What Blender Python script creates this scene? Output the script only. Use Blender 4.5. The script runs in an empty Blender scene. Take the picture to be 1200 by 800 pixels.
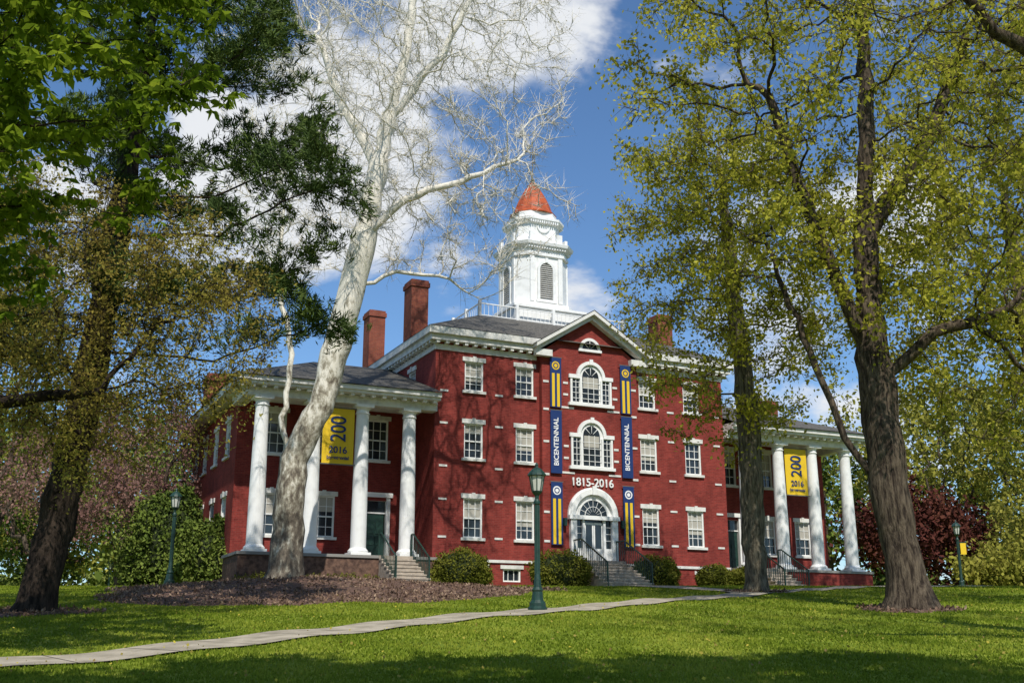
import bpy, math, random, time
import numpy as np
from mathutils import Vector, Matrix
T0=time.time()
rng=np.random.default_rng(7); random.seed(7)
scene=bpy.context.scene
COL=scene.collection
EYE=1.87

# ------------------------------------------------------------------ materials
def mat(name, color, rough=0.8, noise=None, bump=0.0, bscale=20, metallic=0, spec=0.3):
    m=bpy.data.materials.new(name); m.use_nodes=True
    nt=m.node_tree; b=nt.nodes['Principled BSDF']
    b.inputs['Roughness'].default_value=rough
    b.inputs['Metallic'].default_value=metallic
    b.inputs['Specular IOR Level'].default_value=spec
    b.inputs['Base Color'].default_value=(*color,1)
    tc=nt.nodes.new('ShaderNodeTexCoord')
    if noise:
        c2,sc,lo,hi=noise
        n=nt.nodes.new('ShaderNodeTexNoise'); n.inputs['Scale'].default_value=sc; n.inputs['Detail'].default_value=4
        nt.links.new(tc.outputs['Object'],n.inputs['Vector'])
        r=nt.nodes.new('ShaderNodeMapRange'); r.inputs[1].default_value=lo; r.inputs[2].default_value=hi
        nt.links.new(n.outputs['Fac'],r.inputs[0])
        mx=nt.nodes.new('ShaderNodeMix'); mx.data_type='RGBA'
        mx.inputs[6].default_value=(*color,1); mx.inputs[7].default_value=(*c2,1)
        nt.links.new(r.outputs[0],mx.inputs[0]); nt.links.new(mx.outputs[2],b.inputs['Base Color'])
    if bump>0:
        n2=nt.nodes.new('ShaderNodeTexNoise'); n2.inputs['Scale'].default_value=bscale; n2.inputs['Detail'].default_value=2
        nt.links.new(tc.outputs['Object'],n2.inputs['Vector'])
        bp=nt.nodes.new('ShaderNodeBump'); bp.inputs['Strength'].default_value=bump; bp.inputs['Distance'].default_value=0.05
        nt.links.new(n2.outputs['Fac'],bp.inputs['Height']); nt.links.new(bp.outputs[0],b.inputs['Normal'])
    return m

def leaf_mat(name, c1, c2, c3, trans=0.4, nscale=0.5):
    m=bpy.data.materials.new(name); m.use_nodes=True
    nt=m.node_tree; nt.nodes.clear()
    out=nt.nodes.new('ShaderNodeOutputMaterial')
    geo=nt.nodes.new('ShaderNodeNewGeometry')
    ramp=nt.nodes.new('ShaderNodeValToRGB')
    ramp.color_ramp.elements[0].color=(*c1,1); ramp.color_ramp.elements[1].color=(*c3,1)
    e=ramp.color_ramp.elements.new(0.5); e.color=(*c2,1)
    n=nt.nodes.new('ShaderNodeTexNoise'); n.inputs['Scale'].default_value=nscale; n.inputs['Detail'].default_value=0
    nt.links.new(geo.outputs['Position'],n.inputs['Vector'])
    mr=nt.nodes.new('ShaderNodeMapRange'); mr.inputs[1].default_value=0.3; mr.inputs[2].default_value=0.7
    nt.links.new(n.outputs['Fac'],mr.inputs[0])
    a=nt.nodes.new('ShaderNodeMath'); a.operation='MULTIPLY_ADD'; a.inputs[1].default_value=0.5
    h=nt.nodes.new('ShaderNodeMath'); h.operation='MULTIPLY'; h.inputs[1].default_value=0.5
    nt.links.new(geo.outputs['Random Per Island'],h.inputs[0])
    nt.links.new(mr.outputs[0],a.inputs[0]); nt.links.new(h.outputs[0],a.inputs[2])
    nt.links.new(a.outputs[0],ramp.inputs[0])
    d=nt.nodes.new('ShaderNodeBsdfDiffuse')
    nt.links.new(ramp.outputs[0],d.inputs['Color'])
    if trans>0:
        t=nt.nodes.new('ShaderNodeBsdfTranslucent'); nt.links.new(ramp.outputs[0],t.inputs['Color'])
        mx=nt.nodes.new('ShaderNodeMixShader'); mx.inputs[0].default_value=trans
        nt.links.new(d.outputs[0],mx.inputs[1]); nt.links.new(t.outputs[0],mx.inputs[2]); nt.links.new(mx.outputs[0],out.inputs[0])
    else: nt.links.new(d.outputs[0],out.inputs[0])
    return m

def brick_mat(name, c1, c2, mortar):
    m=bpy.data.materials.new(name); m.use_nodes=True
    nt=m.node_tree; b=nt.nodes['Principled BSDF']; b.inputs['Roughness'].default_value=0.85; b.inputs['Specular IOR Level'].default_value=0.2
    tc=nt.nodes.new('ShaderNodeTexCoord'); sp=nt.nodes.new('ShaderNodeSeparateXYZ'); cb=nt.nodes.new('ShaderNodeCombineXYZ')
    ad=nt.nodes.new('ShaderNodeMath'); ad.operation='ADD'
    nt.links.new(tc.outputs['Object'],sp.inputs[0]); nt.links.new(sp.outputs[0],ad.inputs[0]); nt.links.new(sp.outputs[1],ad.inputs[1])
    nt.links.new(ad.outputs[0],cb.inputs[0]); nt.links.new(sp.outputs[2],cb.inputs[1])
    br=nt.nodes.new('ShaderNodeTexBrick'); br.inputs['Scale'].default_value=1
    br.inputs['Brick Width'].default_value=0.22; br.inputs['Row Height'].default_value=0.075; br.inputs['Mortar Size'].default_value=0.009
    br.inputs['Color1'].default_value=(*c1,1); br.inputs['Color2'].default_value=(*c2,1); br.inputs['Mortar'].default_value=(*mortar,1)
    nt.links.new(cb.outputs[0],br.inputs['Vector'])
    n=nt.nodes.new('ShaderNodeTexNoise'); n.inputs['Scale'].default_value=1.1; n.inputs['Detail'].default_value=6; n.inputs['Roughness'].default_value=0.75
    mpn=nt.nodes.new('ShaderNodeMapping'); mpn.inputs['Scale'].default_value=(1,1,.6); nt.links.new(tc.outputs['Object'],mpn.inputs[0]); nt.links.new(mpn.outputs[0],n.inputs['Vector'])
    mr=nt.nodes.new('ShaderNodeMapRange'); mr.inputs[1].default_value=.3; mr.inputs[2].default_value=.7; mr.inputs[3].default_value=.58; mr.inputs[4].default_value=1.25
    nt.links.new(n.outputs['Fac'],mr.inputs[0])
    mx=nt.nodes.new('ShaderNodeVectorMath'); mx.operation='SCALE'
    nt.links.new(br.outputs['Color'],mx.inputs[0]); nt.links.new(mr.outputs[0],mx.inputs['Scale'])
    nt.links.new(mx.outputs[0],b.inputs['Base Color'])
    return m

M={}
M['brick']=brick_mat('painted_brick',(.27,.040,.031),(.18,.024,.020),(.22,.06,.048))
M['brick2']=brick_mat('chimney_brick',(.28,.075,.04),(.20,.045,.03),(.2,.1,.07))
M['stone']=mat('foundation_stone',(.17,.10,.07),.9,((.07,.04,.03),6,.35,.65),.5,8)
M['white']=mat('white_paint',(.78,.78,.76),.55,((.6,.6,.58),2.5,.5,.85))
M['trim']=mat('trim_paint',(.70,.69,.65),.6,((.45,.44,.41),3,.45,.8))
M['glass']=mat('window_glass',(.02,.026,.032),.06,spec=.6)
M['blind']=mat('window_blind',(.40,.38,.33),.8)
M['roof']=mat('slate_roof',(.13,.12,.105),.85,((.06,.058,.05),9,.35,.65),.4,14)
M['red']=mat('copper_red_roof',(.46,.095,.03),.6,((.28,.055,.022),4,.4,.7))
M['louver']=mat('louver',(.14,.13,.12),.8)
M['green']=mat('dark_green_paint',(.012,.045,.032),.45,((.006,.025,.02),8,.4,.7),spec=.5)
M['blue']=mat('banner_blue',(.01,.035,.14),.7)
M['yellow']=mat('banner_yellow',(.72,.48,.02),.7)
M['wht2']=mat('banner_white',(.8,.8,.8),.7)
M['granite']=mat('step_stone',(.42,.36,.29),.85,((.28,.24,.2),5,.4,.7),.2,20)
M['concrete']=mat('path_concrete',(.42,.37,.285),.9,((.24,.21,.155),2.2,.35,.7),.3,30)
M['joint']=mat('path_joint',(.12,.1,.08),.9)
M['lampglass']=mat('lamp_glass',(.55,.55,.5),.2,spec=.6)
M['porchfloor']=mat('porch_floor',(.25,.24,.22),.8)

# ------------------------------------------------------------------ mesh helpers
def empty(name, loc=(0,0,0), rz=0):
    o=bpy.data.objects.new(name,None); o.location=loc; o.rotation_euler=(0,0,rz); COL.objects.link(o); return o
def mesh_np(name, v, f, m, parent=None, smooth=False):
    v=np.asarray(v,dtype=np.float32); f=np.asarray(f,dtype=np.int32)
    k=f.shape[1]; me=bpy.data.meshes.new(name)
    me.vertices.add(len(v)); me.vertices.foreach_set('co',v.ravel())
    me.loops.add(f.size); me.loops.foreach_set('vertex_index',f.ravel())
    me.polygons.add(len(f)); me.polygons.foreach_set('loop_start',np.arange(0,f.size,k,dtype=np.int32))
    try: me.polygons.foreach_set('loop_total',np.full(len(f),k,dtype=np.int32))
    except Exception: pass
    if smooth: me.polygons.foreach_set('use_smooth',np.ones(len(f),dtype=bool))
    me.update(calc_edges=True); me.materials.append(m)
    o=bpy.data.objects.new(name,me); COL.objects.link(o)
    if parent: o.parent=parent
    return o
def mesh_py(name,v,f,m,parent=None,smooth=False):
    me=bpy.data.meshes.new(name); me.from_pydata(v,[],f); me.update(); me.materials.append(m)
    if smooth:
        for p in me.polygons: p.use_smooth=True
    o=bpy.data.objects.new(name,me); COL.objects.link(o)
    if parent: o.parent=parent
    return o
def norm(a): return a/np.maximum(np.linalg.norm(a,axis=-1,keepdims=True),1e-9)

# ------------------------------------------------------------------ ground height
_yy=np.arange(-80,420,1.0)
_zz=np.interp(_yy,[-80,0,14.5,28,40,48,58,70,120,420],[-3.5,-1.87,-.56,.65,1.69,2.25,2.5,2.55,2.5,2.5])
_zz=np.convolve(np.pad(_zz,3,mode='edge'),np.ones(7)/7,mode='valid')+EYE
def G(x,y):
    x=np.asarray(x,float); y=np.asarray(y,float)
    z=np.interp(y,_yy,_zz)
    z=z+.42*np.exp(-(((x+7.2)/4.6)**2+((y-40.5)/4.2)**2))
    z=z+.03*np.sin(x*.7+1)*np.cos(y*.5)+.02*np.sin(x*1.9+y*1.3)
    return z
def g(x,y): return float(G(x,y))

# ------------------------------------------------------------------ building
PHI=math.atan2(.427,.904)
class Parts:
    def __init__(s): s.d={}
    def get(s,n,m):
        k=(n,m.name)
        if k not in s.d: s.d[k]=([],[],m)
        return s.d[k]
    def face(s,n,m,pts):
        v,f,_=s.get(n,m); k=len(v); v.extend([tuple(p) for p in pts]); f.append(list(range(k,k+len(pts))))
    def hexa(s,n,m,P):
        v,f,_=s.get(n,m); k=len(v); v.extend([tuple(p) for p in P])
        for q in ((0,3,2,1),(4,5,6,7),(0,1,5,4),(1,2,6,5),(2,3,7,6),(3,0,4,7)): f.append([k+i for i in q])
    def bx(s,n,m,mp,a0,a1,d0,d1,z0,z1):
        s.hexa(n,m,[mp(a0,d0,z0),mp(a1,d0,z0),mp(a1,d1,z0),mp(a0,d1,z0),mp(a0,d0,z1),mp(a1,d0,z1),mp(a1,d1,z1),mp(a0,d1,z1)])
    def build(s,parent):
        for (n,_),(v,f,m) in s.d.items(): mesh_py(n,v,f,m,parent)
B=Parts()
LOC=lambda a,d,z:(a,d,z)
def front(t): return lambda a,d,z:(a,t-d,z)
def leftside(s): return lambda a,d,z:(s-d,a,z)
def rightside(s): return lambda a,d,z:(s+d,a,z)
def back(t): return lambda a,d,z:(a,t+d,z)

def wall(mp,a0,a1,z0,z1,ops,part='brick_walls',m='brick'):
    A=sorted({a0,a1,*[o[0] for o in ops],*[o[1] for o in ops]}); Z=sorted({z0,z1,*[o[2] for o in ops],*[o[3] for o in ops]})
    for i in range(len(A)-1):
        for j in range(len(Z)-1):
            ca=(A[i]+A[i+1])/2; cz=(Z[j]+Z[j+1])/2
            if any(o[0]<ca<o[1] and o[2]<cz<o[3] for o in ops): continue
            B.face(part,M[m],[mp(A[i],0,Z[j]),mp(A[i+1],0,Z[j]),mp(A[i+1],0,Z[j+1]),mp(A[i],0,Z[j+1])])
    for o in ops: window(mp,*o[:4],kind=o[4] if len(o)>4 else 'win')
def window(mp,a0,a1,z0,z1,kind='win'):
    D=.16
    for q in ([mp(a0,0,z0),mp(a0,-D,z0),mp(a0,-D,z1),mp(a0,0,z1)],[mp(a1,0,z0),mp(a1,-D,z0),mp(a1,-D,z1),mp(a1,0,z1)],
              [mp(a0,0,z1),mp(a1,0,z1),mp(a1,-D,z1),mp(a0,-D,z1)],[mp(a0,0,z0),mp(a1,0,z0),mp(a1,-D,z0),mp(a0,-D,z0)]):
        B.face('window_reveals',M['trim'],q)
    W=M['white']
    if kind=='door':
        B.bx('porch_doors',M['green'],mp,a0+.06,a1-.06,-.14,-.09,z0,z1-.5)
        for k in range(3):
            zz=z0+.15+k*.5
            for (p,q) in ((a0+.14,(a0+a1)/2-.05),((a0+a1)/2+.05,a1-.14)):
                B.bx('door_panels',M['green'],mp,p,q,-.088,-.06,zz,zz+.4)
        B.bx('window_glass',M['glass'],mp,a0,a1,-.155,-.13,z1-.5,z1)
        B.bx('window_frames',W,mp,a0,a1,-.12,-.05,z1-.56,z1-.5)
        B.bx('window_frames',W,mp,a0-.18,a0,0,.06,z0,z1+.15); B.bx('window_frames',W,mp,a1,a1+.18,0,.06,z0,z1+.15)
        B.bx('window_lintels',W,mp,a0-.28,a1+.28,0,.12,z1+.152,z1+.35)
        return
    B.bx('window_glass',M['glass'],mp,a0+.01,a1-.01,-.155,-.13,z0+.01,z1-.01)
    r=random.random(); h=z1-z0
    if r<.65 and kind=='win':
        fr=random.choice([.25,.5,.5,.35,.62])
        B.bx('window_blinds',M['blind'],mp,a0+.06,a1-.06,-.128,-.122,z1-.05-h*fr,z1-.05)
    w=.06
    B.bx('window_frames',W,mp,a0,a0+w,-.12,-.04,z0,z1); B.bx('window_frames',W,mp,a1-w,a1,-.12,-.04,z0,z1)
    B.bx('window_frames',W,mp,a0+w,a1-w,-.12,-.04,z0,z0+w); B.bx('window_frames',W,mp,a0+w,a1-w,-.12,-.04,z1-w,z1)
    zm=(z0+z1)/2
    if kind=='win':
        B.bx('window_frames',W,mp,a0+w,a1-w,-.12,-.07,zm-.03,zm+.03)
        bars=(z0+h*.25,z0+h*.75)
    else: bars=()
    for k in (1,2):
        am=a0+(a1-a0)*k/3; B.bx('window_muntins',W,mp,am-.014,am+.014,-.12,-.095,z0+w,z1-w)
    for zb in bars: B.bx('window_muntins',W,mp,a0+w,a1-w,-.12,-.098,zb-.013,zb+.013)
    if kind=='win':
        B.bx('window_sills',M['trim'],mp,a0-.12,a1+.12,0,.1,z0-.12,z0)
        B.bx('window_lintels',M['trim'],mp,a0-.12,a1+.12,0,.05,z1,z1+.2)
        B.bx('window_lintels',M['trim'],mp,(a0+a1)/2-.08,(a0+a1)/2+.08,.05,.09,z1-.01,z1+.24)
    else:
        B.bx('window_lintels',M['trim'],mp,a0-.14,a1+.14,0,.05,z1,z1+.16)
def arc(part,m,mp,c,z,r0,r1,d0,d1,n=18,t0=0,t1=math.pi):
    for i in range(n):
        p=t0+(t1-t0)*i/n; q=t0+(t1-t0)*(i+1)/n
        f=lambda r,t,d: mp(c+r*math.cos(t),d,z+r*math.sin(t))
        B.hexa(part,m,[f(r0,p,d1),f(r1,p,d1),f(r1,q,d1),f(r0,q,d1),f(r0,p,d0),f(r1,p,d0),f(r1,q,d0),f(r0,q,d0)])
F1=(4.33,6.04); F2=(7.8,9.36); F3=(10.85,12.2)
def wins(cs,w=.45,floors=(F1,F2,F3)):
    return [(c-w,c+w,f[0],f[1]) for c in cs for f in floors]
ZB=1.6
f0=front(0)
bas=lambda c:(c-.42,c+.42,2.5,3.05,'bas')
wall(f0,0,5.15,ZB,13.0,wins((1.86,4.4))+[bas(2.1),bas(3.75)])
wall(f0,10.25,15.4,ZB,13.0,wins((11.0,13.54))+[bas(11.4),bas(13.9)])
fb=front(-.28)
wall(fb,5.15,10.25,ZB,13.0,[])
for s in (5.15,10.25): B.face('brick_walls',M['brick'],[(s,0,ZB),(s,-.28,ZB),(s,-.28,13),(s,0,13)])
B.face('brick_walls',M['brick'],[(5.15,-.28,13),(10.25,-.28,13),(7.7,-.28,14.85)])
DM=12.0; DW=13.0
wall(leftside(0),0,DM,ZB,13.0,wins((3,),floors=((11.0,12.2),)))
wall(rightside(15.4),0,DM,ZB,13.0,[])
wall(back(DM),0,15.4,ZB,13.0,wins((2,4.8,7.7,10.6,13.4)))
for (a,b,mp) in ((-.04,5.15,f0),(10.25,15.44,f0),(5.1,10.3,fb)):
    B.bx('water_table',M['trim'],mp,a,b,0.003,.07,3.3,3.42)
for c in (.42,3.1,12.3,14.95):
    for z in (4.33,5.95,7.4,9.3,10.75):
        B.bx('stone_blocks',M['trim'],f0,c-.19,c+.19,-.01,.03,z-.04,z+.05)
for c in (5.35,10.05):
    for z in (4.3,5.6,7.3,8.8,10.3,11.6):
        B.bx('stone_blocks',M['trim'],fb,c-.14,c+.14,-.01,.03,z-.05,z+.05)
for z in (10.45,7.42):
    for sg in (-1,1): B.bx('stone_blocks',M['trim'],fb,*sorted((7.7+sg*.9,7.7+sg*1.55)),-.01,.03,z-.04,z+.05)
def cornice(s0,s1,t0,t1,z0,front_gap=None,h=.7,pr=.5):
    W=M['trim']
    def run(mp,a0,a1,L,R):
        B.bx('cornice',W,mp,a0-L*.06,a1+R*.06,0.004,.06,z0-.25,z0)
        B.bx('cornice',W,mp,a0-L*pr*.7,a1+R*pr*.7,0.004,pr*.7,z0+.12,z0+h*.55)
        B.bx('cornice',W,mp,a0-L*pr,a1+R*pr,0.004,pr,z0+h*.55+.002,z0+h)
        n=int((a1-a0)/.42)
        for i in range(n+1):
            a=a0+(a1-a0)*i/n
            B.bx('cornice_brackets',W,mp,a-.08,a+.08,0.05,pr*.62,z0,z0+.118)
    if front_gap: 
        run(front(t0),s0,front_gap[0],1,0); run(front(t0),front_gap[1],s1,0,1)
    else: run(front(t0),s0,s1,1,1)
    return run
run=cornice(0,15.4,0,DM,12.85,front_gap=(5.0,10.4))
run(leftside(0),.01,DM,0,0); run(rightside(15.4),.01,DM,0,0); run(back(DM),0,15.4,1,1)
def rake(sg):
    c=7.7
    P=lambda ds,z,t:(c+sg*ds,t,z)
    for (lo,hi,t0,off) in ((-.34,-.12,-.62,0),(-.12,.06,-.82,.1)):
        x0=2.95+off; z0=13.28-off*.65; sl=(15.1-13.28)/2.95
        B.hexa('raking_cornice',M['trim'],[P(x0,z0+lo,t0),P(0,z0+lo+sl*x0,t0),P(0,z0+lo+sl*x0,-.27),P(x0,z0+lo,-.27),
                                          P(x0,z0+hi,t0),P(0,z0+hi+sl*x0,t0),P(0,z0+hi+sl*x0,-.27),P(x0,z0+hi,-.27)])
    x0=3.1; z0=13.27; zt=15.19
    B.face('main_roof',M['roof'],[P(x0,z0,-.85),P(0,zt,-.85),P(0,zt,4.5),P(x0,z0,4.5)])
    B.bx('cornice',M['trim'],fb,c+sg*2.55-.42,c+sg*2.55+.42,.003,.3,12.75,13.05)
rake(1); rake(-1)
arc('pediment_lunette_frame',M['white'],fb,7.7,13.35,.42,.56,0,.08)
arc('pediment_lunette_glass',M['glass'],fb,7.7,13.35,.0,.42,0,.03)
for k in range(1,4):
    t=math.pi*k/4; arc('pediment_lunette_frame',M['white'],fb,7.7,13.35,.08,.42,.03,.06,1,t-.05,t+.05)
B.bx('pediment_lunette_frame',M['white'],fb,7.08,8.32,0,.1,13.23,13.35)
def hip(part,s0,s1,t0,t1,z0,i_s0,i_s1,i_t0,i_t1,z1,m=M['roof']):
    a=[(s0,t0,z0),(s1,t0,z0),(s1,t1,z0),(s0,t1,z0)]; b=[(i_s0,i_t0,z1),(i_s1,i_t0,z1),(i_s1,i_t1,z1),(i_s0,i_t1,z1)]
    for i in range(4):
        j=(i+1)%4; B.face(part,m,[a[i],a[j],b[j],b[i]])
    B.face(part,m,b)
hip('main_roof',-.52,15.92,-.52,DM+.52,13.56,3.5,11.9,3.3,8.7,15.5)
def rail(part,m,p0,p1,z0,z1,n,posts,w=.022):
    p0=np.array(p0);p1=np.array(p1); L=np.linalg.norm(p1-p0); u=(p1-p0)/L; nn=np.array([-u[1],u[0]])
    mp=lambda a,d,z:(p0[0]+u[0]*a+nn[0]*d,p0[1]+u[1]*a+nn[1]*d,z)
    B.bx(part,m,mp,0,L,-.03,.03,z1-.05,z1); B.bx(part,m,mp,0,L,-.03,.03,z0,z0+.05)
    for i in range(n+1):
        a=L*i/n; B.bx(part,m,mp,a-w/2,a+w/2,-w/2,w/2,z0+.05,z1-.05)
    for i in range(posts+1):
        a=L*i/posts; B.bx(part,m,mp,a-.07,a+.07,-.07,.07,z0-.1,z1+.12)
cs=[(3.6,3.4),(11.8,3.4),(11.8,8.6),(3.6,8.6)]
for i in range(4):
    rail('roof_balustrade',M['white'],cs[i],cs[(i+1)%4],15.55,16.2,34 if i%2==0 else 22,4 if i%2==0 else 3)
def chim(s,t,z0,z1,w=.44,d=.52):
    B.bx('chimneys',M['brick2'],LOC,s-w,s+w,t-d,t+d,z0,z1-.35)
    B.bx('chimneys',M['brick2'],LOC,s-w-.06,s+w+.06,t-d-.06,t+d+.06,z1-.35,z1-.12)
    B.bx('chimneys',M['brick2'],LOC,s-w-.01,s+w+.01,t-d-.01,t+d+.01,z1-.12,z1)
    B.bx('chimney_pots',M['louver'],LOC,s-w+.15,s+w-.15,t-d+.15,t+d-.15,z1,z1+.06)
for s in (.62,14.78):
    chim(s,4.4,13.2,17.1); chim(s,10.9,13.2,17.3)
chim(24.0-.7,6.5,10.5,13.5); chim(-7.9,9.5,10.5,12.6)
# ---- tower
TX,TY=7.7,5.7
def ring(a,c,z): 
    return [(TX+x,TY+y,z) for x,y in ((-a+c,-a),(a-c,-a),(a,-a+c),(a,a-c),(a-c,a),(-a+c,a),(-a,a-c),(-a,-a+c))]
def loft(part,m,levels):
    v,f,_=B.get(part,m); k=len(v)
    for L in levels: v.extend(ring(*L))
    for i in range(len(levels)-1):
        for j in range(8):
            a=k+i*8+j; b=k+i*8+(j+1)%8; f.append([a,b,b+8,a+8])
    f.append([k+(len(levels)-1)*8+j for j in range(8)])
loft('cupola',M['white'],[(2.0,.02,15.2),(2.0,.02,16.35),(2.1,.02,16.4),(2.1,.02,16.52),(1.72,.5,16.56),(1.72,.5,16.85),(1.5,.55,16.9),(1.5,.55,19.45),(1.6,.57,19.47),(1.6,.57,19.62),(1.54,.57,19.65),(1.54,.57,19.85),
  (1.8,.65,20.0),(1.84,.65,20.15),(1.76,.63,20.2),(1.38,.5,20.28),(1.34,.52,20.6),(1.22,.5,20.64),(1.22,.5,21.35),(1.34,.55,21.45),(1.45,.6,21.55),(1.45,.6,21.68),(1.2,.48,21.78),(1.1,.46,21.95),(1.1,.46,22.15)])
faces=[(0,-1),(-1,0),(1,0),(0,1)]
for (nx,ny) in faces:
    mp=(lambda nx,ny:(lambda a,d,z:(TX+nx*(1.5+d)-ny*a,TY+ny*(1.5+d)+nx*a,z)))(nx,ny)
    B.bx('cupola_louvers',M['louver'],mp,-.38,.38,.0,.02,17.15,18.7)
    arc('cupola_louvers',M['louver'],mp,0,18.7,0,.38,0,.02,12)
    for k in range(17):
        z=17.2+k*.11
        hw=.38 if z<18.7 else math.sqrt(max(.0,.144-(z-18.7)**2))
        if hw>.08: B.bx('cupola_louver_slats',M['trim'],mp,-hw,hw,.02,.06,z,z+.03)
    for sg in(-1,1): 
        B.bx('cupola_trim',M['white'],mp,sg*.45-.07,sg*.45+.07,0.004,.1,17.0,18.7)
        B.bx('cupola_trim',M['white'],mp,sg*.82-.12,sg*.82+.12,0.004,.09,16.95,19.4)
        B.bx('cupola_trim',M['white'],mp,sg*.8-.15,sg*.8+.15,-.05,.1,20.2,20.75)
    arc('cupola_trim',M['white'],mp,0,18.7,.38,.52,0.004,.1,14)
    B.bx('cupola_trim',M['white'],mp,-.6,.6,0.004,.14,16.92,17.02)
    B.bx('cupola_trim',M['white'],mp,-.07,.07,.1,.15,19.1,19.35)
    m2=(lambda nx,ny:(lambda a,d,z:(TX+nx*(1.22+d)-ny*a,TY+ny*(1.22+d)+nx*a,z)))(nx,ny)
    arc('cupola_trim',M['white'],m2,0,21.25,.3,.38,0,.07,12,math.pi,2*math.pi)
    for k in range(-6,7): B.bx('cupola_dentils',M['white'],m2,k*.13-.035,k*.13+.035,.08,.2,21.38,21.5)
    for k in range(-7,8): B.bx('cupola_dentils',M['white'],mp,k*.15-.04,k*.15+.04,.04,.22,19.84,19.95)
def lathe(part,m,cx,cy,prof,n=16):
    v,f,_=B.get(part,m); k=len(v)
    for r,z in prof:
        for j in range(n):
            t=2*math.pi*j/n; v.append((cx+r*math.cos(t),cy+r*math.sin(t),z))
    for i in range(len(prof)-1):
        for j in range(n):
            a=k+i*n+j; b=k+i*n+(j+1)%n; f.append([a,b,b+n,a+n])
    f.append([k+(len(prof)-1)*n+j for j in range(n)])
lathe('cupola_roof',M['red'],TX,TY,[(1.27,22.12),(1.29,22.18),(1.1,22.32),(1.01,22.55),(.91,22.85),(.78,23.15),(.62,23.45),(.44,23.75),(.42,23.8),(.28,23.85),(.3,24.0),(.18,24.14),(.06,24.25)],12)
lathe('cupola_finial',M['louver'],TX,TY,[(.05,24.1),(.14,24.35),(.05,24.45),(.03,24.55),(.02,26.8)],8)
def palladian(z0,zs):
    c=7.7; W=M['white']; Gm=M['glass']
    B.bx('palladian_surround',W,fb,c-1.08,c+1.08,.0,.04,z0,zs)
    arc('palladian_surround',W,fb,c,zs,.0,.6,0,.04)
    arc('palladian_surround',W,fb,c,zs,.6,.76,0,.13)
    B.bx('palladian_surround',W,fb,c-.09,c+.09,.13,.18,zs+.58,zs+.84)
    B.bx('palladian_surround',W,fb,c-1.2,c+1.2,0,.16,z0-.14,z0)
    for sg in (-1,1): B.bx('palladian_surround',W,fb,*sorted((c+sg*.6,c+sg*1.18)),.041,.14,zs-.12,zs+.06)
    for a,b in ((-1.1,-1.0),(-.6,-.5),(.5,.6),(1.0,1.1)): B.bx('palladian_surround',W,fb,c+a,c+b,.041,.11,z0,zs-.122)
    B.bx('palladian_glass',Gm,fb,c-.44,c+.44,.042,.05,z0+.06,zs); arc('palladian_glass',Gm,fb,c,zs+.002,0,.44,.042,.05)
    for sg in(-1,1): B.bx('palladian_glass',Gm,fb,*sorted((c+sg*.63,c+sg*.97)),.042,.05,z0+.06,zs-.16)
    B.bx('palladian_blind',M['blind'],fb,c-.4,c+.4,.051,.055,zs-.55,zs-.02)
    H=zs-z0
    for a in (-.15,.15,-.8,.8): B.bx('palladian_muntins',W,fb,c+a-.012,c+a+.012,.056,.075,z0+.06,zs-(.12 if abs(a)>.5 else 0))
    for k in range(1,5): B.bx('palladian_muntins',W,fb,c-.97,c+.97,.056,.07,z0+H*k/5-.012-.03,z0+H*k/5+.012-.03)
    for k in range(1,4):
        t=math.pi*k/4; arc('palladian_muntins',W,fb,c,zs,.1,.44,.051,.07,1,t-.04,t+.04)
    for sg in(-1,1):
        for z in (z0+.3,z0+.85): B.bx('stone_blocks',M['trim'],fb,*sorted((c+sg*1.2,c+sg*1.45)),-.01,.03,z,z+.1)
palladian(7.75,9.22); palladian(10.72,12.0)
c=7.7; W=M['white']
arc('entrance_surround',W,fb,c,5.5,.98,1.22,0,.2,20)
arc('entrance_surround',W,fb,c,5.5,1.22,1.3,0,.12,20)
arc('entrance_fanlight',M['glass'],fb,c,5.5,0,.74,.03,.05,20)
arc('entrance_surround',W,fb,c,5.5,0,.98,0,.028,20)
arc('entrance_surround',W,fb,c,5.5,.72,.8,.05,.09,20)
for k in range(1,8):
    t=math.pi*k/8; arc('entrance_fanlight_bars',W,fb,c,5.5,.2,.74,.05,.07,1,t-.013,t+.013)
arc('entrance_fanlight_bars',W,fb,c,5.5,.42,.44,.05,.08,14)
B.bx('entrance_surround',W,fb,c-.1,c+.1,.2,.27,6.45,6.85)
B.bx('entrance_surround',W,fb,c-1.3,c+1.3,0,.26,5.32,5.5)
B.bx('entrance_back',M['glass'],fb,c-.92,c+.92,0,.03,3.5,5.32)
for sg in(-1,1):
    B.bx('entrance_surround',W,fb,*sorted((c+sg*.92,c+sg*1.22)),.0,.2,3.5,5.318)
    B.bx('entrance_surround',W,fb,*sorted((c+sg*.48,c+sg*.6)),.031,.14,3.5,5.318)
    for z in (4.4,4.7,5.0): B.bx('entrance_sidelight_bars',W,fb,*sorted((c+sg*.6,c+sg*.92)),.031,.05,z,z+.02)
    B.bx('entrance_sidelight_bars',W,fb,*sorted((c+sg*.6,c+sg*.92)),.031,.07,3.5,4.05)
    B.bx('entrance_doors',W,fb,*sorted((c+sg*.01,c+sg*.46)),.031,.06,3.5,5.2)
    B.bx('entrance_door_glass',M['glass'],fb,*sorted((c+sg*.08,c+sg*.4)),.061,.07,4.05,5.1)
    B.bx('entrance_door_panels',M['trim'],fb,*sorted((c+sg*.09,c+sg*.38)),.061,.08,3.6,3.95)
for sg in (-1,1): B.bx('entrance_lanterns',M['green'],fb,c+sg*1.5-.07,c+sg*1.5+.07,.08,.24,5.0,5.35)
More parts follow.
